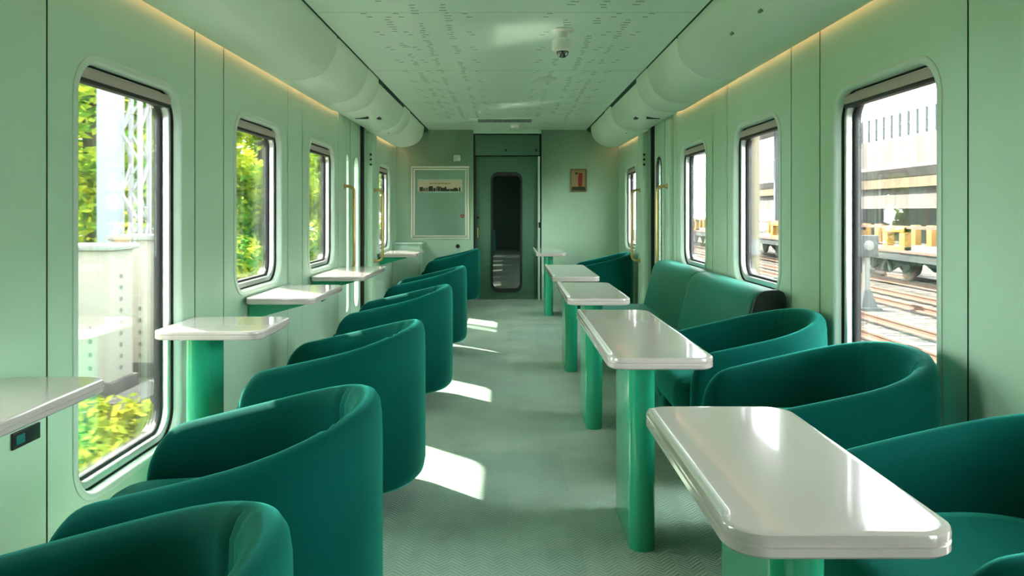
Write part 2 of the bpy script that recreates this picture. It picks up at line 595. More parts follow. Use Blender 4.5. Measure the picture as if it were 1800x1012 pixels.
# door in its recess
dr = thing('door_1', None, None, (0, Y1 + .05, 0), kind='structure')
wz0, wz1, wx0, wx1 = .10, 1.645, -.215, .19
b = B()
X0, X1, ZT = -DX + .02, DX - .02, 1.845
xm = (wx0 + wx1) / 2
L = rrect(wx0, wx1, wz0, wz1, .10, 8)
b.box(X0, X1, 0, .04, 0, ZT)
b.build('door_leaf', DOOR, dr, bevel=.003)
b = B(); L2 = rrect(wx0, wx1, wz0, wz1, .10, 10)
b.loops([[(x, -.001, z) for x, z in L2], [(x, -.008, z) for x, z in L2]])
b.build('door_window_surround', BLACK, dr)
b = B(); L2 = rrect(wx0 + .03, wx1 - .03, wz0 + .05, wz1 - .04, .075, 10)
b.loops([[(x, -.008, z) for x, z in L2], [(x, -.011, z) for x, z in L2]])
b.build('door_pane', BLACKGLASS, dr)
b = B(); b.box(X0, X1, -.03, .04, ZT + .012, 2.12); hd = b.build('door_header', DOOR, dr, bevel=.006)
for x, z in ((-.02, 1.925), (.37, 1.925)):
    b = B(); b.lathe([(.0001, -.036), (.016, -.036), (.018, -.030), (.018, -.028)], (x, 0, z), 'y', 16); b.build('header_lock', BLACKP, dr)
b = B(); b.box(DX - .045, DX - .018, -.045, .0, 0.0, ZT); b.build('door_edge_strip', RIM, dr, bevel=.003)
b = B(); b.box(-DX + .0, -DX + .02, -.04, .04, 0, 2.12); b.build('door_shadow_gap', DARK, dr)
b = B(); b.box(-DX, DX, -.05, .04, 0, .012); b.build('door_sill', SILVER, dr, bevel=.003)
b = B(); b.lathe([(.0001, -.012), (.018, -.012), (.020, -.004), (.020, 0)], (-.38, 0, 1.06), 'y', 16); b.build('door_lock', BLACKP, dr)
b = B(); b.box(-.392, -.372, -.012, 0, .80, .93); b.build('door_pull', BRASS, dr, bevel=.004)
b = B(); b.box(.398, .416, -.058, -.044, .93, 1.0); b.build('door_latch', BLACKP, dr, bevel=.003)

struct(B().box(-.6, .6, Y1 + .12, Y1 + .2, -.06, 2.36).build('wall_leak_stop', DARK))  # added dark backing that keeps outdoor light from leaking round the door

# framed panel with a name plate on the left of the door
pn = thing('wall_cabinet', 'square cabinet door with cream double moulding on end wall left of the door', 'cabinet', (-.86, Y1, 1.25))
def frame(parent, x0, x1, z0, z1, wd, th, name, mat, bev=.002, y=0):
    b = B()
    b.box(x0, x1, y - th, y, z1 - wd, z1); b.box(x0, x1, y - th, y, z0, z0 + wd)
    b.box(x0, x0 + wd, y - th, y, z0 + wd, z1 - wd); b.box(x1 - wd, x1, y - th, y, z0 + wd, z1 - wd)
    return b.build(name, mat, parent, bevel=bev)
px0, px1, pz0, pz1 = -.372, .372, -.466, .466
B().box(px0 + .01, px1 - .01, -.006, 0, pz0 + .01, pz1 - .01).build('cabinet_door', M('cabinet_sage', (0.235, 0.385, 0.29), .42), pn)
frame(pn, px0, px1, pz0, pz1, .022, .016, 'outer_moulding', CREAMW)
frame(pn, px0 + .03, px1 - .03, pz0 + .03, pz1 - .03, .022, .013, 'inner_moulding', CREAMW)
k = B(); k.lathe([(.0001, -.026), (.020, -.024), (.024, -.012), (.024, -.006)], (.283, 0, -.17), 'y', 20); kn = k.build('lock_knob', RED, pn, smooth=True)
b = B(); b.box(.279, .287, -.030, -.024, -.182, -.158); b.build('lock_slot', SILVER, kn)

pl = thing('name_plate', 'long pale plate with brown lettering and dark picture strip on end wall cabinet', 'plate', (-.86, Y1 - .006, 1.465))
B().box(-.275, .275, -.004, 0, -.072, .072).build('plate_face', M('plate_paper', (0.62, 0.54, 0.36), .5), pl)
frame(pl, -.29, .29, -.085, .085, .014, .010, 'plate_frame', RIM)
sk = B(); random.seed(9)
x = -.262
while x < .25:
    wd = random.choice((.012, .02, .03, .045)); h = random.uniform(.035, .066)
    sk.box(x, min(x + wd, .262), -.0052, -.0035, -.068, -.068 + (h if x < .07 else h * .75)); x += wd + random.choice((0, .004, .008))
sk.build('picture_strip', M('plate_dark', (0.025, 0.035, 0.02), .5), pl)
tx = B(); x = -.13
while x < .13:
    wd = random.choice((.010, .014, .018)); tx.box(x, x + wd, -.0052, -.0035, .022, .040); x += wd + .006
tx.build('plate_lettering', M('plate_ochre', (0.33, 0.24, 0.07), .5), pl)

sw = thing('wall_switch', 'small square white switch on end wall above the cabinet moulding', 'switch', (-.645, Y1, 1.82))
B().box(-.045, .045, -.010, 0, -.04, .04).build('switch_plate', WALL, sw, bevel=.003)
B().box(-.028, .028, -.018, -.009, -.024, .022).build('switch_button', RIM, sw, bevel=.003)
o = B(); o.lathe([(.0001, -.012), (.014, -.012), (.024, -.010), (.026, -.004), (.026, 0)], (0, 0, 0), 'y', 20)
tag(o.build('round_socket', BLACKP, loc=(-.635, Y1, .695), smooth=True), 'small round black socket on end wall below the moulded cabinet', 'socket')
pc = thing('picture', 'small framed print with red shape on tan ground, right of the end door', 'picture', (.905, Y1, 1.535))
B().box(-.085, .085, -.012, 0, -.13, .13).build('print', M('print_tan', (0.42, 0.30, 0.14), .4), pc)
frame(pc, -.10, .10, -.148, .148, .015, .022, 'picture_frame', M('frame_bronze', (0.30, 0.22, 0.09), .35))
B().prism([(.0, -.08), (.045, -.08), (.055, .09), (.008, .10), (-.005, .02)], -.0135, -.011).build('red_figure', M('print_red', (0.30, 0.015, 0.015), .5), pc)
B().box(-.085, .085, -.0135, -.011, -.13, -.082).build('dark_foreground', M('print_dark', (0.03, 0.045, 0.015), .5), pc)
B().prism([(-.05, .085), (-.02, .075), (.0, .095), (-.03, .105)], -.0135, -.011).build('dark_bird', M('print_black', (0.02, 0.025, 0.015), .5), pc)
cbx = thing('corner_cabinet', 'low green corner cabinet with overhanging top, in the far left corner', 'cabinet', (-1.25, 9.25, 0))
B().box(-.168, .165, -.13, .198, 0, .735).build('cabinet_body', WALL, cbx, bevel=.004)
B().box(-.168, .205, -.16, .198, .735, .757).build('cabinet_top', RIM, cbx, bevel=.004)

# ------------------------------------------------------------------ side doors and pilasters
for n, s in ((2, -1), (3, 1)):
    sd = thing('door_%d' % n, None, None, (s * WX, 0, 0), kind='structure')
    def bx(x0, x1, y0, y1, z0, z1):
        a, c = sorted((s * x0, s * x1)); return B().box(a, c, y0, y1, z0, z1)
    # two leaves, each with a slot opening built as four pieces and corner fans round the pane
    a, c = sorted((s * .05, s * .09))
    for (l0, l1, ya, yb) in ((DY0 + .03, 6.905, 6.66, 6.82), (6.925, DY1 - .05, 7.06, 7.27)):
        za, zb = .22, 1.66
        lf = B()
        for (p, q, u, v) in ((l0, ya, .01, 2.01), (yb, l1, .01, 2.01), (ya, yb, .01, za), (ya, yb, zb, 2.01)):
            lf.box(a, c, p, q, u, v)
        rr_ = (yb - ya) * .48
        L = rrect(ya, yb, za, zb, rr_, 8)
        for q, cor in enumerate(((yb, zb), (ya, zb), (ya, za), (yb, za))):
            arc = L[q * 9:(q + 1) * 9]
            for i in range(8):
                t = [cor, arc[i], arc[i + 1]]
                lf.add([(a, *p) for p in t] + [(c, *p) for p in t], [(0, 1, 2), (3, 5, 4), (0, 3, 4, 1), (1, 4, 5, 2), (2, 5, 3, 0)])
        leaf = lf.build('door_leaf', WALL, sd)
        g = B(); g.loops([[(s * .066, *p) for p in L], [(s * .072, *p) for p in L]]); g.build('door_pane', GLASS, leaf)
        loops = []
        for ins, dep in ((-.010, .052), (-.010, .044), (.003, .044), (.005, .07)):
            loops.append([(s * dep, *p) for p in rrect(ya + ins, yb - ins, za + ins, zb - ins, max(.02, rr_ - ins), 8)])
        B().loops(loops, False, False).build('pane_seal', RIM if s < 0 else BLACK, leaf, smooth=True)
    bx(.055, .088, 6.905, 6.925, .01, 2.01).build('meeting_gap', DARK, sd)
    bx(.02, .10, DY1 - .05, DY1 - .006, .01, 2.01).build('door_gap', DARK, sd)
    bx(.03, .09, DY0 + .002, DY0 + .03, .01, 2.01).build('door_stop', SEAM, sd)
    bx(-.06, .0, DY1 + .01, DY1 + .26, 0, 1.93).build('door_post', WALL, sd, bevel=.006)
    if s > 0: bx(-.035, .0, DY0 - .20, DY0 - .02, 0, 1.93).build('door_post', WALL, sd, bevel=.006)
    for yy, z in ((DY1 + .005, 1.71), (DY1 + .005, 1.66), (DY1 + .005, 1.61)):
        b = B(); b.lathe([(.0001, -.012), (.012, -.010), (.012, 0)], (s * -.045, yy, z), 'y', 12); b.build('post_screw', BLACKP, sd)

def grab_bar(s, xw, y, label, z0=.634, z1=1.357, out=.085):
    g = thing('grab_bar', label, 'grab bar', (s * xw, y, 0), group=None)
    r = .05; pts = [(0, 0, z1)]
    for k in range(7):
        t = R(90 - 15 * k); pts.append((-s * (out - r + r * math.cos(t)), 0, z1 - r + r * math.sin(t)))
    for k in range(7):
        t = R(-15 * k); pts.append((-s * (out - r + r * math.cos(t)), 0, z0 + r + r * math.sin(t)))
    pts.append((0, 0, z0))
    B().tube(pts, .013, 12).build('bar', BRASS, g, smooth=True)
    for z in (z0, z1):
        b = B(); b.lathe([(.024, 0), (.024, -s * .004), (.016, -s * .008), (.0135, -s * .012)], (0, 0, z), 'x', 16); b.build('mount', BRASS, g, smooth=True)
grab_bar(-1, WX, 6.44, 'brass grab bar on left wall before the side door, nearer of two')
grab_bar(-1, WX - .06, 7.55, 'brass grab bar on left wall post just before the farthest window')
grab_bar(1, WX - .035, 6.42, 'brass grab bar on right wall just behind the far end of the sofa')
grab_bar(1, WX - .06, 7.58, 'brass grab bar on right wall post above the farthest armchair')

# ------------------------------------------------------------------ ceiling fittings
cm = thing('security_camera', 'white dome camera hanging from the ceiling with a black lens', 'camera', (.317, 4.25, CZ))
b = B(); b.lathe([(.062, 0), (.065, -.006), (.060, -.012), (.03, -.016), (.03, -.02)], n=32); b.build('mount_plate', WHITEP, cm, smooth=True)
b = B(); b.lathe([(.034, -.016), (.034, -.05), (.054, -.058), (.060, -.066), (.060, -.112), (.055, -.122), (.038, -.126)], n=32); b.build('housing', WHITEP, cm, smooth=True)
b = B(); b.lathe([(.036, -.124)] + [(.036 * math.cos(R(t)), -.126 - .036 * math.sin(R(t))) for t in range(0, 90, 10)] + [(.001, -.162)], n=24); b.build('lens_dome', BLACKGLASS, cm, smooth=True)
def detector(x, y, r, h, label):
    d = thing('smoke_detector', label, 'smoke detector', (x, y, CZ))
    b = B(); b.lathe([(r, 0), (r, -.006), (r * .94, -.010), (r * .8, -.012)], n=28); b.build('base_ring', WHITEP if h > .02 else RIM, d, smooth=True)
    b = B(); b.lathe([(r * .8, -.008), (r * .78, -h), (r * .5, -h * 1.25), (.001, -h * 1.3)], n=28); b.build('cover', WHITEP if h > .02 else RIM, d, smooth=True)
detector(.315, 5.80, .078, .014, 'flat round disc on the ceiling behind the dome camera')
detector(-.33, 6.97, .066, .014, 'flat round disc on the ceiling left of the centre line')
detector(.09, 8.92, .058, .035, 'small white round detector on the ceiling beyond the vent grille')
b = B(); b.lathe([(.020, 0), (.020, -.012), (.012, -.022), (.001, -.024)], n=16)
tag(b.build('ceiling_sensor', WHITEP, loc=(-.29, 7.70, CZ), smooth=True), 'tiny white sensor dot on the ceiling just left of the vent grille', 'sensor')
vt = thing('vent_grille', 'wide black slotted vent grille in the ceiling near the end door', 'vent', (-.03, 8.46, CZ))
B().box(-.40, .40, -.20, .20, -.006, 0).build('grille_plate', CEIL, vt, bevel=.002)
B().box(-.31, .31, -.14, .14, -.0072, -.005).build('grille_opening', BLACKP, vt)
for k in range(30):
    x = -.30 + .0207 * k
    B().box(x - .0035, x + .0035, -.13, .13, -.011, -.0068).build('slat', RIM, vt)

# ------------------------------------------------------------------ tables
def tabletop(x0, x1, y0, y1, z1, parent, th=.034, r=.055, lip=None):
    prof = [(.05, -th), (.004, -th), (.0, -th + .004), (0, -th * .56), (.0025, -th * .52), (.0025, -th * .42), (0, -th * .38), (0, -.005), (.0015, -.0015), (.006, 0), (.014, 0), (.024, 0)]
    loops = []
    for ins, z in prof:
        loops.append([(x, y, z1 + z) for x, y in rrect(x0 + ins, x1 - ins, y0 + ins, y1 - ins, max(.012, r - ins), 8)])
    B().loops(loops, True, True).build('tabletop', TABLE, parent, smooth=True)
    if lip:
        b = B(); b.box(x0 + .003, x0 + .017, y0 + .06, y1 - .055, z1 - .003, z1 + .010)
        b.build('edge_lip', TEDGE, parent, bevel=.004)
def stadium(cx, y0, y1, r, z0, z1, parent, name='post', mat=GREEN):
    pts = []
    for k in range(17):
        t = R(180 + 180 * k / 16); pts.append((cx + r * math.cos(t), y0 + r + r * math.sin(t)))
    for k in range(17):
        t = R(180 * k / 16); pts.append((cx + r * math.cos(t), y1 - r + r * math.sin(t)))
    B().loops([[(x, y, z0) for x, y in pts], [(x, y, z1) for x, y in pts]]).build(name, mat, parent, smooth=True)
RT = .70
rtabs = [
    (.995, 1.66, 1.13, 1.46, 'white table nearest the camera on the right, with a reflected window on top'),
    (2.19, 3.29, 2.465, 2.84, 'white table second from camera on the right, in front of the two barrel chairs'),
    (3.70, 4.56, 3.85, 4.20, 'white table on green post beside the near half of the sofa'),
    (4.94, 6.08, 5.23, 5.62, 'white table on green post beside the far half of the sofa'),
    (7.75, 8.90, 8.06, 8.42, 'white table farthest along the right, in front of the end wall armchair')]
for (a, c, p, q, lab) in rtabs:
    t = thing('side_table', lab, 'table', (.455, (a + c) / 2, 0), group='white tables along the right of the aisle')
    ym = (a + c) / 2
    tabletop(.302 - .455, .622 - .455, a - ym, c - ym, RT, t, lip=True)
    stadium(0, p - ym, q - ym, .044, 0, RT - .03, t)
LT = .675
ltabs = [
    (-1.400, -1.106, 1.30, 2.07, 'post', 'white table cut off at the left picture edge, by the tall window'),
    (-1.375, -.945, 2.84, 3.25, 'post', 'white table on green post at the far side of the tall left window'),
    (-1.405, -1.03, 3.93, 4.66, 'bracket', 'white wall table on green bracket under the second left window'),
    (-1.405, -1.02, 5.25, 6.25, 'bracket', 'white wall table on green bracket under the third left window'),
    (-1.405, -1.00, 8.04, 9.02, 'bracket', 'white wall table farthest along the left, under the last window')]
for (x0, x1, a, c, kind, lab) in ltabs:
    ym = (a + c) / 2
    t = thing('wall_table', lab, 'table', (-1.41, ym, 0), group='white tables along the left windows')
    tabletop(x0 + 1.41, x1 + 1.41, a - ym, c - ym, LT, t)
    if kind == 'post':
        if a > 2: stadium(.175, -.13, .09, .047, 0, LT - .03, t)
        else: stadium(.14, -.10, .12, .047, 0, LT - .03, t)
    else:
        for yy in (a - ym + .10, c - ym - .14):
            b = B(); b.prism([(.0, LT - .035), (.30, LT - .035), (.30, LT - .05), (.02, LT - .125), (.0, LT - .125)], yy, yy + .03); b.build('bracket', GREEN, t, bevel=.002)
        B().box(0, .25, a - ym + .08, c - ym - .09, LT - .05, LT - .034).build('support_rail', GREEN, t, bevel=.002)

# power sockets on the left wall
for y, z, lab in ((2.175, .476, 'black socket plate on left wall under the table at the picture edge'), (5.70, .473, 'small black socket plate on left wall below the third window')):
    s_ = thing('socket_plate', lab, 'socket', (-WX, y, z))
    B().box(0, .008, -.062, .062, -.024, .024).build('plate', BLACKP, s_, bevel=.002)
    B().box(.007, .0095, -.05, -.012, -.013, .013).build('usb_port', SCREEN, s_)
for y, z, lab in ((8.3, .50, 'small round black socket under the farthest left table, nearer one'), (9.0, .545, 'small round black socket under the farthest left table, farther one')):
    b = B(); b.lathe([(.001, .012), (.018, .012), (.026, .008), (.028, 0)], (0, 0, 0), 'x', 18)
    tag(b.build('round_socket', BLACKP, loc=(-WX if y < 8.9 else -WX, y, z), smooth=True), lab, 'socket')

# ------------------------------------------------------------------ barrel chairs (back towards +X, open towards -X)
def chair_proto(label):
    root = thing('barrel_chair', label, 'chair')
    # plan: U-shaped centre line seen as outer edge
    WY, XB, XF = .325, .33, -.315
    cxb = XB - WY * .98
    path = []
    arm_n = 14
    for k in range(arm_n + 1):            # near arm, front to back (y negative)
        t = k / arm_n
        x = XF + (cxb - XF) * t
        y = -(WY - .022 * (1 - t) ** 2)
        path.append((x, y))
    nb = 36
    for k in range(1, nb):
        a = -PI / 2 + PI * k / nb
        path.append((cxb + (XB - cxb) * math.copysign(abs(math.cos(a)) ** (2 / 2.25), math.cos(a)), WY * math.copysign(abs(math.sin(a)) ** (2 / 2.25), math.sin(a))))
    for k in range(arm_n + 1):
        t = 1 - k / arm_n
        x = XF + (cxb - XF) * t
        path.append((x, WY - .022 * (1 - t) ** 2))
    n = len(path)
    cum = [0]
    for i in range(1, n): cum.append(cum[-1] + math.dist(path[i], path[i - 1]))
    Ltot = cum[-1]
    # resample with dense ends
    ss = []
    for k in range(13): ss.append(.16 * (k / 12) ** 1.6)
    m = 70
    for k in range(1, m): ss.append(.16 + (Ltot - .32) * k / m)
    for k in range(13): ss.append(Ltot - .16 * ((12 - k) / 12) ** 1.6)
    def at(s):
        for i in range(1, n):
            if cum[i] >= s - 1e-9:
                t = (s - cum[i - 1]) / (cum[i] - cum[i - 1]); return (path[i - 1][0] + t * (path[i][0] - path[i - 1][0]), path[i - 1][1] + t * (path[i][1] - path[i - 1][1]))
        return path[-1]
    loops = []
    TH = .072
    RC = .10
    for s in ss:
        p = at(s); q0 = at(max(0, s - .004)); q1 = at(min(Ltot, s + .004))
        tx_, ty_ = q1[0] - q0[0], q1[1] - q0[1]; l = math.hypot(tx_, ty_); tx_, ty_ = tx_ / l, ty_ / l
        nx, ny = ty_, -tx_      # outward
        h = .695 - .22 * (XB - p[0]) - .10 * p[1] ** 2
        h -= .012 * smoothstep(1 - (XB - p[0]) / .12) * 0
        e = min(s, Ltot - s)
        if e < RC:
            u = 1 - e / RC
            h -= .13 * (1 - math.sqrt(max(0, 1 - u * u)))
        tk = TH
        off = 0.0
        if e < .035:
            u = 1 - e / .035
            g = math.sqrt(max(0.0, 1 - u * u))
            tk = TH * (.25 + .75 * g); off = -(TH - tk) / 2
        # stitched channels on the inside of the back
        fold = 0
        for fs in (Ltot * .5 - .20, Ltot * .5 - .235, Ltot * .5 + .20, Ltot * .5 + .235):
            fold = max(fold, math.exp(-((s - fs) / .007) ** 2))
        prof = [(-.055, .10), (-.02, .104), (-.006, .118), (0, .15), (0, .30), (0, h - .12), (-.002, h - .05), (-.006, h - .022), (-.016, h - .006), (-.032, h), (-.05, h - .004), (-.064, h - .018), (-.072 - .004, h - .045), (-.078, h - .12 if h - .12 > .36 else .36), (-.078, .30), (-.078, .12)]
        lp = []
        for j, (o, z) in enumerate(prof):
            oo = o * (tk / TH)
            if 10 <= j <= 13 and fold: oo += .006 * fold; 
            if 10 <= j <= 12 and fold: z -= .003 * fold
            oo += off
            lp.append((p[0] + nx * oo, p[1] + ny * oo, z))
        loops.append(lp)
    B().loops(loops, True, True).build('backrest', VELVET, root, smooth=True)
    # seat drum and cushion
    def plan(ins, xf):
        pts = []
        for k in range(25):
            a = -PI / 2 + PI * k / 24
            pts.append((cxb + (XB - cxb - ins) * math.cos(a), (WY - ins) * math.sin(a)))
        rr = .07
        yw = WY - ins - .012
        for k in range(9):
            t = R(90 + 90 * k / 8); pts.append((xf + rr + rr * math.cos(t), yw - rr + rr * math.sin(t)))
        for k in range(9):
            t = R(180 + 90 * k / 8); pts.append((xf + rr + rr * math.cos(t), -yw + rr + rr * math.sin(t)))
        return pts
    def stack(rows, name, mat):
        B().loops([[(x, y, z) for x, y in plan(i, xf)] for i, xf, z in rows]).build(name, mat, root, smooth=True)
    stack([(.09, -.27, .10), (.079, -.285, .115), (.079, -.285, .27), (.085, -.275, .285)], 'seat_base', VELVET)
    stack([(.10, -.325, .286), (.083, -.35, .30), (.081, -.36, .33), (.081, -.36, .39), (.085, -.35, .42), (.105, -.325, .437), (.16, -.27, .444)], 'seat_cushion', VELVET)
    b = B(); b.lathe([(.145, 0), (.155, .006), (.155, .022), (.05, .035), (.04, .10), (.15, .104), (.15, .112)], (0.0, 0, 0), n=32); b.build('swivel_base', PLINTH, root, smooth=True)
    return root
first = None
LX = -.66
RXc = 1.045
chairs = [
    (-.62, .95, 6, 'teal velvet barrel chair closest to camera in the bottom left corner'),
    (-.63, 1.75, 6, 'teal velvet barrel chair second from camera in the left row'),
    (LX, 2.95, 0, 'teal velvet barrel chair third from camera in the left row'),
    (LX, 4.45, 0, 'teal velvet barrel chair fourth from camera in the left row'),
    (LX, 6.02, 0, 'teal velvet barrel chair fifth from camera in the left row'),
    (LX, 8.90, 0, 'teal velvet barrel chair last in left row, beside the end door'),
    (RXc, 1.50, 0, 'teal velvet barrel chair closest to camera on the right, behind the near table'),
    (1.02, 2.42, 0, 'teal velvet barrel chair with its back against the tall right window'),
    (1.06, 3.30, 0, 'teal velvet barrel chair on the right between the sofa and another barrel chair'),
    (RXc, 8.12, 0, 'dark shaded barrel chair alone on the right by the end wall')]
for (x, y, rz, lab) in chairs:
    if first is None:
        first = chair_proto(lab); first.location = (x, y, 0); first.rotation_euler = (0, 0, R(rz))
        first['group'] = 'teal barrel chairs'
    else:
        dup(first, lab, (x, y, 0), R(rz))

# ------------------------------------------------------------------ sofa against the right wall
sf = thing('sofa', 'long teal two part sofa with low back under the right windows', 'sofa', (1.40, 5.0, 0))
SY0, SY1 = -1.27, 1.22
def seg(y0, y1, prof, name, mat, crown=.012):
    loops = []
    cxp = sum(p[0] for p in prof) / len(prof); czp = sum(p[1] for p in prof) / len(prof)
    for y, k in ((y0, .90), (y0 + .006, .95), (y0 + .02, .985), (y0 + .05, 1.0), (y1 - .05, 1.0), (y1 - .02, .985), (y1 - .006, .95), (y1, .90)):
        loops.append([(cxp + (x - cxp) * k, y, czp + (z - czp) * k) for x, z in prof])
    B().loops(loops).build(name, mat, sf, smooth=True)
def roundpoly(poly, r, n=6):
    out = []
    m = len(poly)
    for i in range(m):
        p0, p1, p2 = Vector(poly[i - 1]), Vector(poly[i]), Vector(poly[(i + 1) % m])
        rr = min(r[i] if isinstance(r, (list, tuple)) else r, (p0 - p1).length * .49, (p2 - p1).length * .49)
        a, c = p1 + (p0 - p1).normalized() * rr, p1 + (p2 - p1).normalized() * rr
        for k in range(n + 1):
            t = k / n; out.append(tuple((1 - t) ** 2 * a + 2 * t * (1 - t) * p1 + t * t * c))
    return out
backp = roundpoly([(-.27, .32), (-.002, .32), (-.002, .735), (-.165, .735)], [.03, .02, .05, .12])
seatp = roundpoly([(-.64, .19), (-.22, .19), (-.22, .365), (-.64, .365)], [.04, .02, .02, .06])
for a, c in ((SY0, -.03), (-.028, SY1)):
    seg(a, c, backp, 'back_cushion', LEATHER)
    seg(a, c, seatp, 'seat_cushion', LEATHER)
B().box(-.62, -.004, SY0 + .02, SY1 - .02, .0, .20).build('sofa_base', LEATHER, sf, bevel=.01)
B().box(-.24, -.004, SY0 + .03, SY1 - .03, .19, .34).build('back_frame', LEATHER_SHADE, sf, bevel=.01)
B().prism(roundpoly([(-.255, .27), (-.002, .27), (-.002, .742), (-.15, .742)], [.03, .02, .05, .12]), SY0 - .025, SY0 - .001).build('end_panel', LEATHER_SHADE, sf, bevel=.006)

# ------------------------------------------------------------------ outside: ground
GZ = -1.05
struct(B().box(-60, -1.75, -30, 90, GZ - .3, GZ - .05).build('ground_embankment', EARTH))
struct(B().box(-1.75, 60, -30, 90, GZ - .3, GZ).build('ground_ballast', BALLAST))

# tracks on the right
def track(xa, xb, label, y0=4, y1=70):
    t = thing('railway_track', label, 'railway track', ((xa + xb) / 2, 0, GZ), group='railway tracks beside the train')
    h = (xb - xa) / 2
    for s in (-1, 1):
        b = B(); x = s * h
        b.prism([(x - .06, .06), (x + .06, .06), (x + .06, .075), (x + .012, .09), (x + .012, .15), (x + .034, .16), (x + .034, .19), (x - .034, .19), (x - .034, .16), (x - .012, .15), (x - .012, .09), (x - .06, .075)], y0, y1)
        b.build('rail', RAIL, t)
    b = B()
    y = y0
    while y < y1:
        b.box(-h - .45, h + .45, y, y + .22, -.02, .006); y += .62
    sl_ = b.build('sleepers', SLEEPER, t); sl_['kind'] = 'stuff'
track(6.05, 7.11, 'rusty railway track nearest the train, seen low in the tall right window')
track(8.76, 9.82, 'rusty railway track between the dwarf signal and the wagons')
track(11.5, 12.57, 'railway track under the yellow and black wagons', 8, 62)

# wagons
def wagon(yc, label):
    wg = thing('flat_wagon', label, 'wagon', (12.03, yc, GZ + .195), group='yellow framed wagons on the far track')
    B().box(-1.2, 1.2, -6, 6, .64, .86).build('underframe', WAGOND, wg)
    B().box(-1.25, 1.25, -5.9, 5.9, .86, .93).build('deck', WAGONB, wg)
    for yb in (-4.0, 4.0):
        bg_ = None
        for x in (-.72, .66):
            bf = B(); bf.prism([(yb - 1.2, .40), (yb - .95, .25), (yb - .55, .40), (yb, .18), (yb + .55, .40), (yb + .95, .25), (yb + 1.2, .40), (yb + 1.1, .62), (yb + .4, .70), (yb - .4, .70), (yb - 1.1, .62)], x, x + .06, 'x')
            bg_ = bf.build('bogie_frame', WAGOND, wg)
        for yy in (yb - .82, yb + .82):
            for x in (-.56, .50):
                w_ = B(); w_.lathe([(.08, 0), (.36, .0), (.40, .02), (.40, .06), (.08, .06)], (x, yy, .40), 'x', 24)
                w_.build('wheel', WAGONB, bg_)
        for yy in (yb - .25, yb + .25):
            st = B(); st.tube([(-.76, yy, .25), (-.76, yy * .0 + yb, .66)], .05, 8); st.build('spring', SIGW, bg_)
    for ye in (-5.2, -1.9, 2.2, 4.75):
        f = B()
        for q in (0, .9):
            f.box(-1.2, -1.0, ye + q, ye + q + .26, .80, 1.56); f.box(1.0, 1.2, ye + q, ye + q + .26, .80, 1.56)
        f.box(-1.22, -1.0, ye, ye + 1.16, .88, 1.03); f.box(-1.22, -1.0, ye, ye + 1.16, 1.42, 1.57)
        f.build('yellow_stanchion', YELLOW, wg, bevel=.01)
    B().box(-1.15, -1.05, -5.9, 5.9, 1.52, 1.60).build('top_bar', WAGONB, wg)
    for s in (-6, 6):
        bu = B()
        for x in (-.85, .85): bu.lathe([(.09, 0), (.09, math.copysign(.35, s)), (.2, math.copysign(.36, s)), (.2, math.copysign(.42, s))], (x, s, .75), 'y', 14)
        bu.build('buffer', WAGOND, wg)
wagon(18.0, 'wagon with yellow frames seen through the tall right window')
wagon(31.2, 'wagon with yellow frames seen through the second right window')
wagon(44.4, 'wagon with yellow frames seen through the third right window')

# dwarf signal
sg = thing('dwarf_signal', 'short grey track signal with round white lamp on a bolted base', 'signal', (8.0, 16.5, GZ))
b = B(); b.loops([[(x * w_, y * w_, z) for x, y in rrect(-.2, .2, -.2, .2, .03, 3)] for w_, z in ((1.3, 0), (1.25, .06), (.9, .08), (.42, .42), (.36, .45))]); b.build('base', SIGD, sg)
b = B(); b.tube([(0, 0, .42), (0, 0, 1.22)], .075, 14); b.build('post', SIGW, sg, smooth=True)
B().box(-.22, .22, -.12, .12, 1.18, 1.66).build('lamp_box', SIGD, sg, bevel=.02)
b = B(); b.lathe([(.001, -.16), (.10, -.15), (.12, -.12)], (-.0, 0, 1.43), 'y', 20); b.build('lamp', SIGW, sg, smooth=True)

# cream column with a small notice
cc = thing('platform_column', 'cream steel column standing beside the track outside second right window', 'column', (4.15, 12.6, GZ))
B().box(-.11, .11, -.11, .11, 0, 4.6).build('shaft', CREAMC, cc, bevel=.015)
B().box(-.22, .22, -.22, .22, 0, .12).build('foot', CONC, cc, bevel=.01)
B().box(-.15, .09, -.125, -.112, 1.45, 1.72).build('notice', SIGW, cc)
# concrete viaduct
VX = 26.0
vd = thing('viaduct', 'long weathered concrete viaduct beyond the wagons on the right', 'viaduct', (VX, 0, 0))
B().prism([(0, 4.25), (.25, 4.25), (.25, 6.1), (0, 6.1)], -10, 85).build('parapet', CONC, vd)
B().prism([(-.15, 4.0), (.0, 4.25), (.3, 4.25), (6.5, 4.25), (6.5, 3.7), (.6, 3.5), (.25, 3.45)], -10, 85).build('deck_slab', CONC, vd)
B().prism([(.30, 2.75), (.30, 3.55), (6, 3.65), (6, 2.75)], -10, 85).build('edge_girder', CONCT, vd)
B().prism([(.7, 1.35), (.7, 2.78), (5.5, 2.78), (5.5, 1.35)], -10, 85).build('box_girder', CONC, vd)
for y in (2, 24, 46, 68):
    B().box(2, 4.6, y, y + 2.2, GZ, 1.4).build('pier', CONCW, vd)
struct(B().box(VX + 8, VX + 8.4, -10, 85, GZ, 2.6).build('wall_embankment', CONCW))
rl = thing('railing', 'tall steel railing with upright bars on top of the concrete viaduct', 'railing', (VX + .12, 0, 6.1))
b = B()
for z in (.2, .8, 1.55): b.box(-.03, .03, -10, 85, z, z + .06)
b.build('rails', STEEL, rl)
y = 24.0
while y < 66:
    B().box(-.08, .08, y, y + .14, 0, 1.6).build('upright', STEEL, rl); y += 1.05
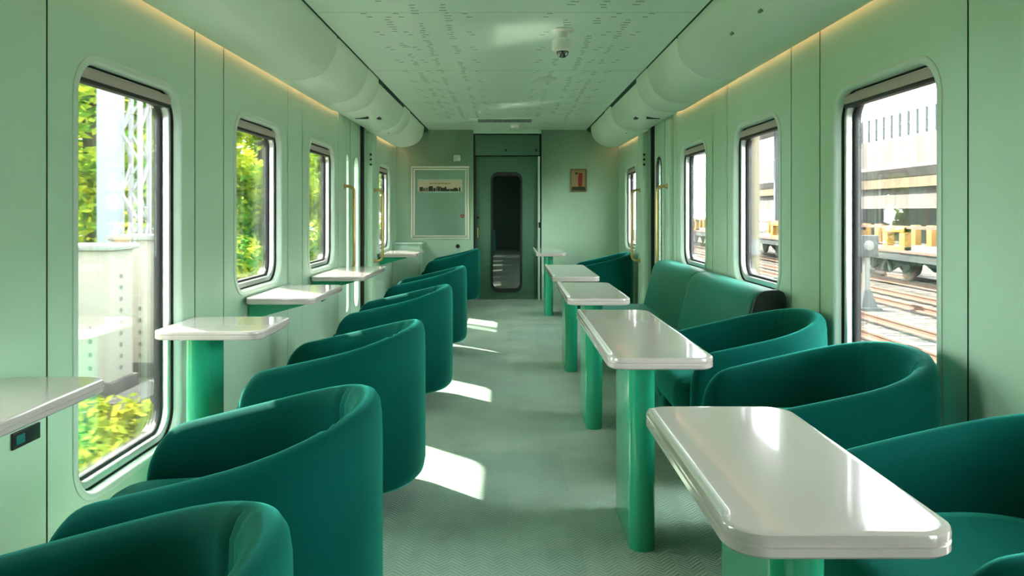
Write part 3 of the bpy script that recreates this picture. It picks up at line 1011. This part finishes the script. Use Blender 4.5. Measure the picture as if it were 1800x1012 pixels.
# roofs of the depot beyond, seen in the middle windows
dp = thing('canopy', 'grey ribbed canopy roof on posts beyond the second right window', 'canopy', (15.5, 50, 0))
B().prism([(-2.5, 5.6), (2.5, 6.2), (2.5, 6.3), (-2.5, 5.7)], -8, 14).build('roof', POLE, dp)
for y in (-7.5, -.5, 6.5, 13.5):
    B().box(-.12, .12, y, y + .24, GZ, 5.9).build('post', STEEL, dp)

# ------------------------------------------------------------------ outside left: equipment cabinets
def eq_cabinet(x, y, wx, wy, h, label):
    e = thing('equipment_cabinet', label, 'cabinet', (x, y, GZ), group='cream trackside cabinets')
    B().box(-wx / 2 - .05, wx / 2 + .05, -wy / 2 - .05, wy / 2 + .05, -.05, .14).build('plinth', CONC, e)
    B().box(-wx / 2, wx / 2, -wy / 2, wy / 2, .14, h).build('body', CABW, e, bevel=.01)
    B().box(-wx / 2 - .05, wx / 2 + .05, -wy / 2 - .05, wy / 2 + .05, h, h + .07).build('lid', CABL, e, bevel=.015)
    b = B(); z = h - .95
    for k in range(5): b.box(.06, .10, -wy / 2 - .004, -wy / 2, z - .16 * k, z + .05 - .16 * k)
    b.build('marking', CABT, e)
    b = B(); z = h - .35
    for k in range(9): b.box(wx / 2, wx / 2 + .004, -.04, .01, z - .14 * k, z + .05 - .14 * k)
    b.build('side_marking', CABT, e)
    B().box(-wx / 2 + .06, -wx / 2 + .085, -wy / 2 - .01, -wy / 2, .5, .8).build('handle', SIGD, e)
eq_cabinet(-5.05, 9.1, .62, .55, 1.72, 'cream trackside cabinet nearest the train outside the tall left window')
eq_cabinet(-5.05, 10.3, .62, .55, 1.80, 'cream trackside cabinet standing behind the nearest one')
eq_cabinet(-5.85, 9.0, .40, .5, 2.15, 'narrow pale trackside cabinet at the left of the group')
po = thing('trackside_post', 'thick pale blue post rising behind the trackside cabinets', 'post', (-6.45, 12, GZ))
B().box(-.15, .15, -.12, .12, 0, 8).build('shaft', POLE, po, bevel=.02)
ma = thing('lattice_mast', 'pale lattice mast standing close beside the blue post', 'mast', (-6.18, 12.3, GZ))
b = B()
for x in (-.15, .15):
    for y in (-.15, .15): b.box(x - .03, x + .03, y - .03, y + .03, 0, 8)
b.build('leg_angles', POLEW, ma)
b = B()
for k in range(16):
    z = .5 * k; s = 1 if k % 2 else -1
    for y in (-.15, .15): b.tube([(-.15 * s, y, z), (.15 * s, y, z + .5)], .02, 6)
    for x in (-.15, .15): b.tube([(x, -.15 * s, z), (x, .15 * s, z + .5)], .02, 6)
b.build('lattice', POLEW, ma)
tw = B().box(-4.4, -4.0, 5, 40, GZ - .06, GZ + .12).build('concrete_kerb', CONC); tag(tw, 'concrete cable trough running past the trackside cabinets', 'kerb')

# trees and bushes
def leaf_cloud(name, blobs, count, size, mat, seed):
    rnd = random.Random(seed); vs, fs = [], []
    for _ in range(count):
        bx_, by_, bz_, br = rnd.choice(blobs)
        while True:
            p = Vector((rnd.uniform(-1, 1), rnd.uniform(-1, 1), rnd.uniform(-1, 1)))
            if .35 < p.length < 1: break
        c = Vector((bx_, by_, bz_)) + p * br
        u = Vector((rnd.gauss(0, 1), rnd.gauss(0, 1), rnd.gauss(0, .7))).normalized()
        v_ = u.cross(Vector((rnd.gauss(0, 1), rnd.gauss(0, 1), rnd.gauss(0, 1)))).normalized()
        s = size * rnd.uniform(.6, 1.3)
        o = len(vs)
        vs += [c - u * s, c + v_ * s * .45, c + u * s, c - v_ * s * .45]
        fs.append((o, o + 1, o + 2, o + 3))
    me = bpy.data.meshes.new(name); me.from_pydata([tuple(v) for v in vs], [], fs); me.materials.append(mat)
    return me
def tree_proto(seed, label):
    rnd = random.Random(seed)
    t = thing('leafy_tree', label, 'tree', group='trees beyond the left windows')
    blobs = []
    for k in range(34):
        a = rnd.uniform(0, 2 * PI); r = rnd.uniform(0, 1.55); z = rnd.uniform(.5, 8.6)
        blobs.append((r * math.cos(a), r * math.sin(a), z, rnd.uniform(.6, 1.1)))
    me = leaf_cloud('foliage', blobs, 13000, .15, LEAF, seed)
    o = bpy.data.objects.new('foliage', me); C.objects.link(o); o.parent = t
    b = B(); b.tube([(0, 0, -.1), (.1, .05, 2.5), (0, .1, 8.0)], .14, 8); b.build('trunk', BARK, t, smooth=True)
    return t
tp = []
tree_spots = [(-9.4, 6.6), (-8.9, 15.6), (-8.4, 20.6), (-8.6, 25.6), (-8.4, 30.6), (-8.5, 35.6), (-8.4, 40.6), (-8.5, 45.6), (-13.8, 11.5), (-13.8, 17.2), (-13.8, 22.6), (-13.8, 28), (-8.0, -3.4), (-8.2, 1.6)]  # last two stand out of view, added to block sky on the left
ords = ['first', 'second', 'third', 'fourth', 'fifth', 'sixth', 'seventh', 'eighth', 'ninth', 'tenth', 'eleventh', 'twelfth', 'thirteenth, added unseen,', 'fourteenth, added unseen,', 'fifteenth', 'sixteenth']
for i, (x, y) in enumerate(tree_spots):
    lab = 'leafy green tree, %s in the belt of trees outside the left windows' % ords[i]
    if i < 3:
        t = tree_proto(20 + i, lab); t.location = (x, y, GZ); tp.append(t)
    else:
        t = dup(tp[i % 3], lab, (x, y, GZ), R(77 * i))
    t.scale = (1, 1, .78 + .04 * ((i * 5) % 4))
def bush_proto(seed, label):
    rnd = random.Random(seed)
    t = thing('bush', label, 'bush', group='bushes beside the cabinets')
    blobs = [(rnd.uniform(-.4, .4), rnd.uniform(-.4, .4), rnd.uniform(.12, .55), rnd.uniform(.18, .28)) for k in range(12)]
    me = leaf_cloud('foliage', blobs, 2600, .05, LEAFB, seed)
    o = bpy.data.objects.new('foliage', me); C.objects.link(o); o.parent = t
    b = B()
    for k in range(5): b.tube([(0, 0, -.05), (rnd.uniform(-.3, .3), rnd.uniform(-.3, .3), .7)], .012, 6)
    b.build('stems', BARK, t)
    return t
b0 = bush_proto(5, 'yellow green bush lowest in the tall left window'); b0.location = (-2.55, 4.55, GZ)
for k, (x, y, lab, sc) in enumerate(((-3.25, 5.75, 'yellow green bush just in front of the nearest trackside cabinet', 1.0), (-2.45, 6.1, 'small bush on the ground right of the cabinet plinth', .55), (-2.45, 7.6, 'yellow green bush partly hidden behind the second barrel chair', .6))):
    q = dup(b0, lab, (x, y, GZ), R(60 * k)); q.scale = (sc, sc, sc)
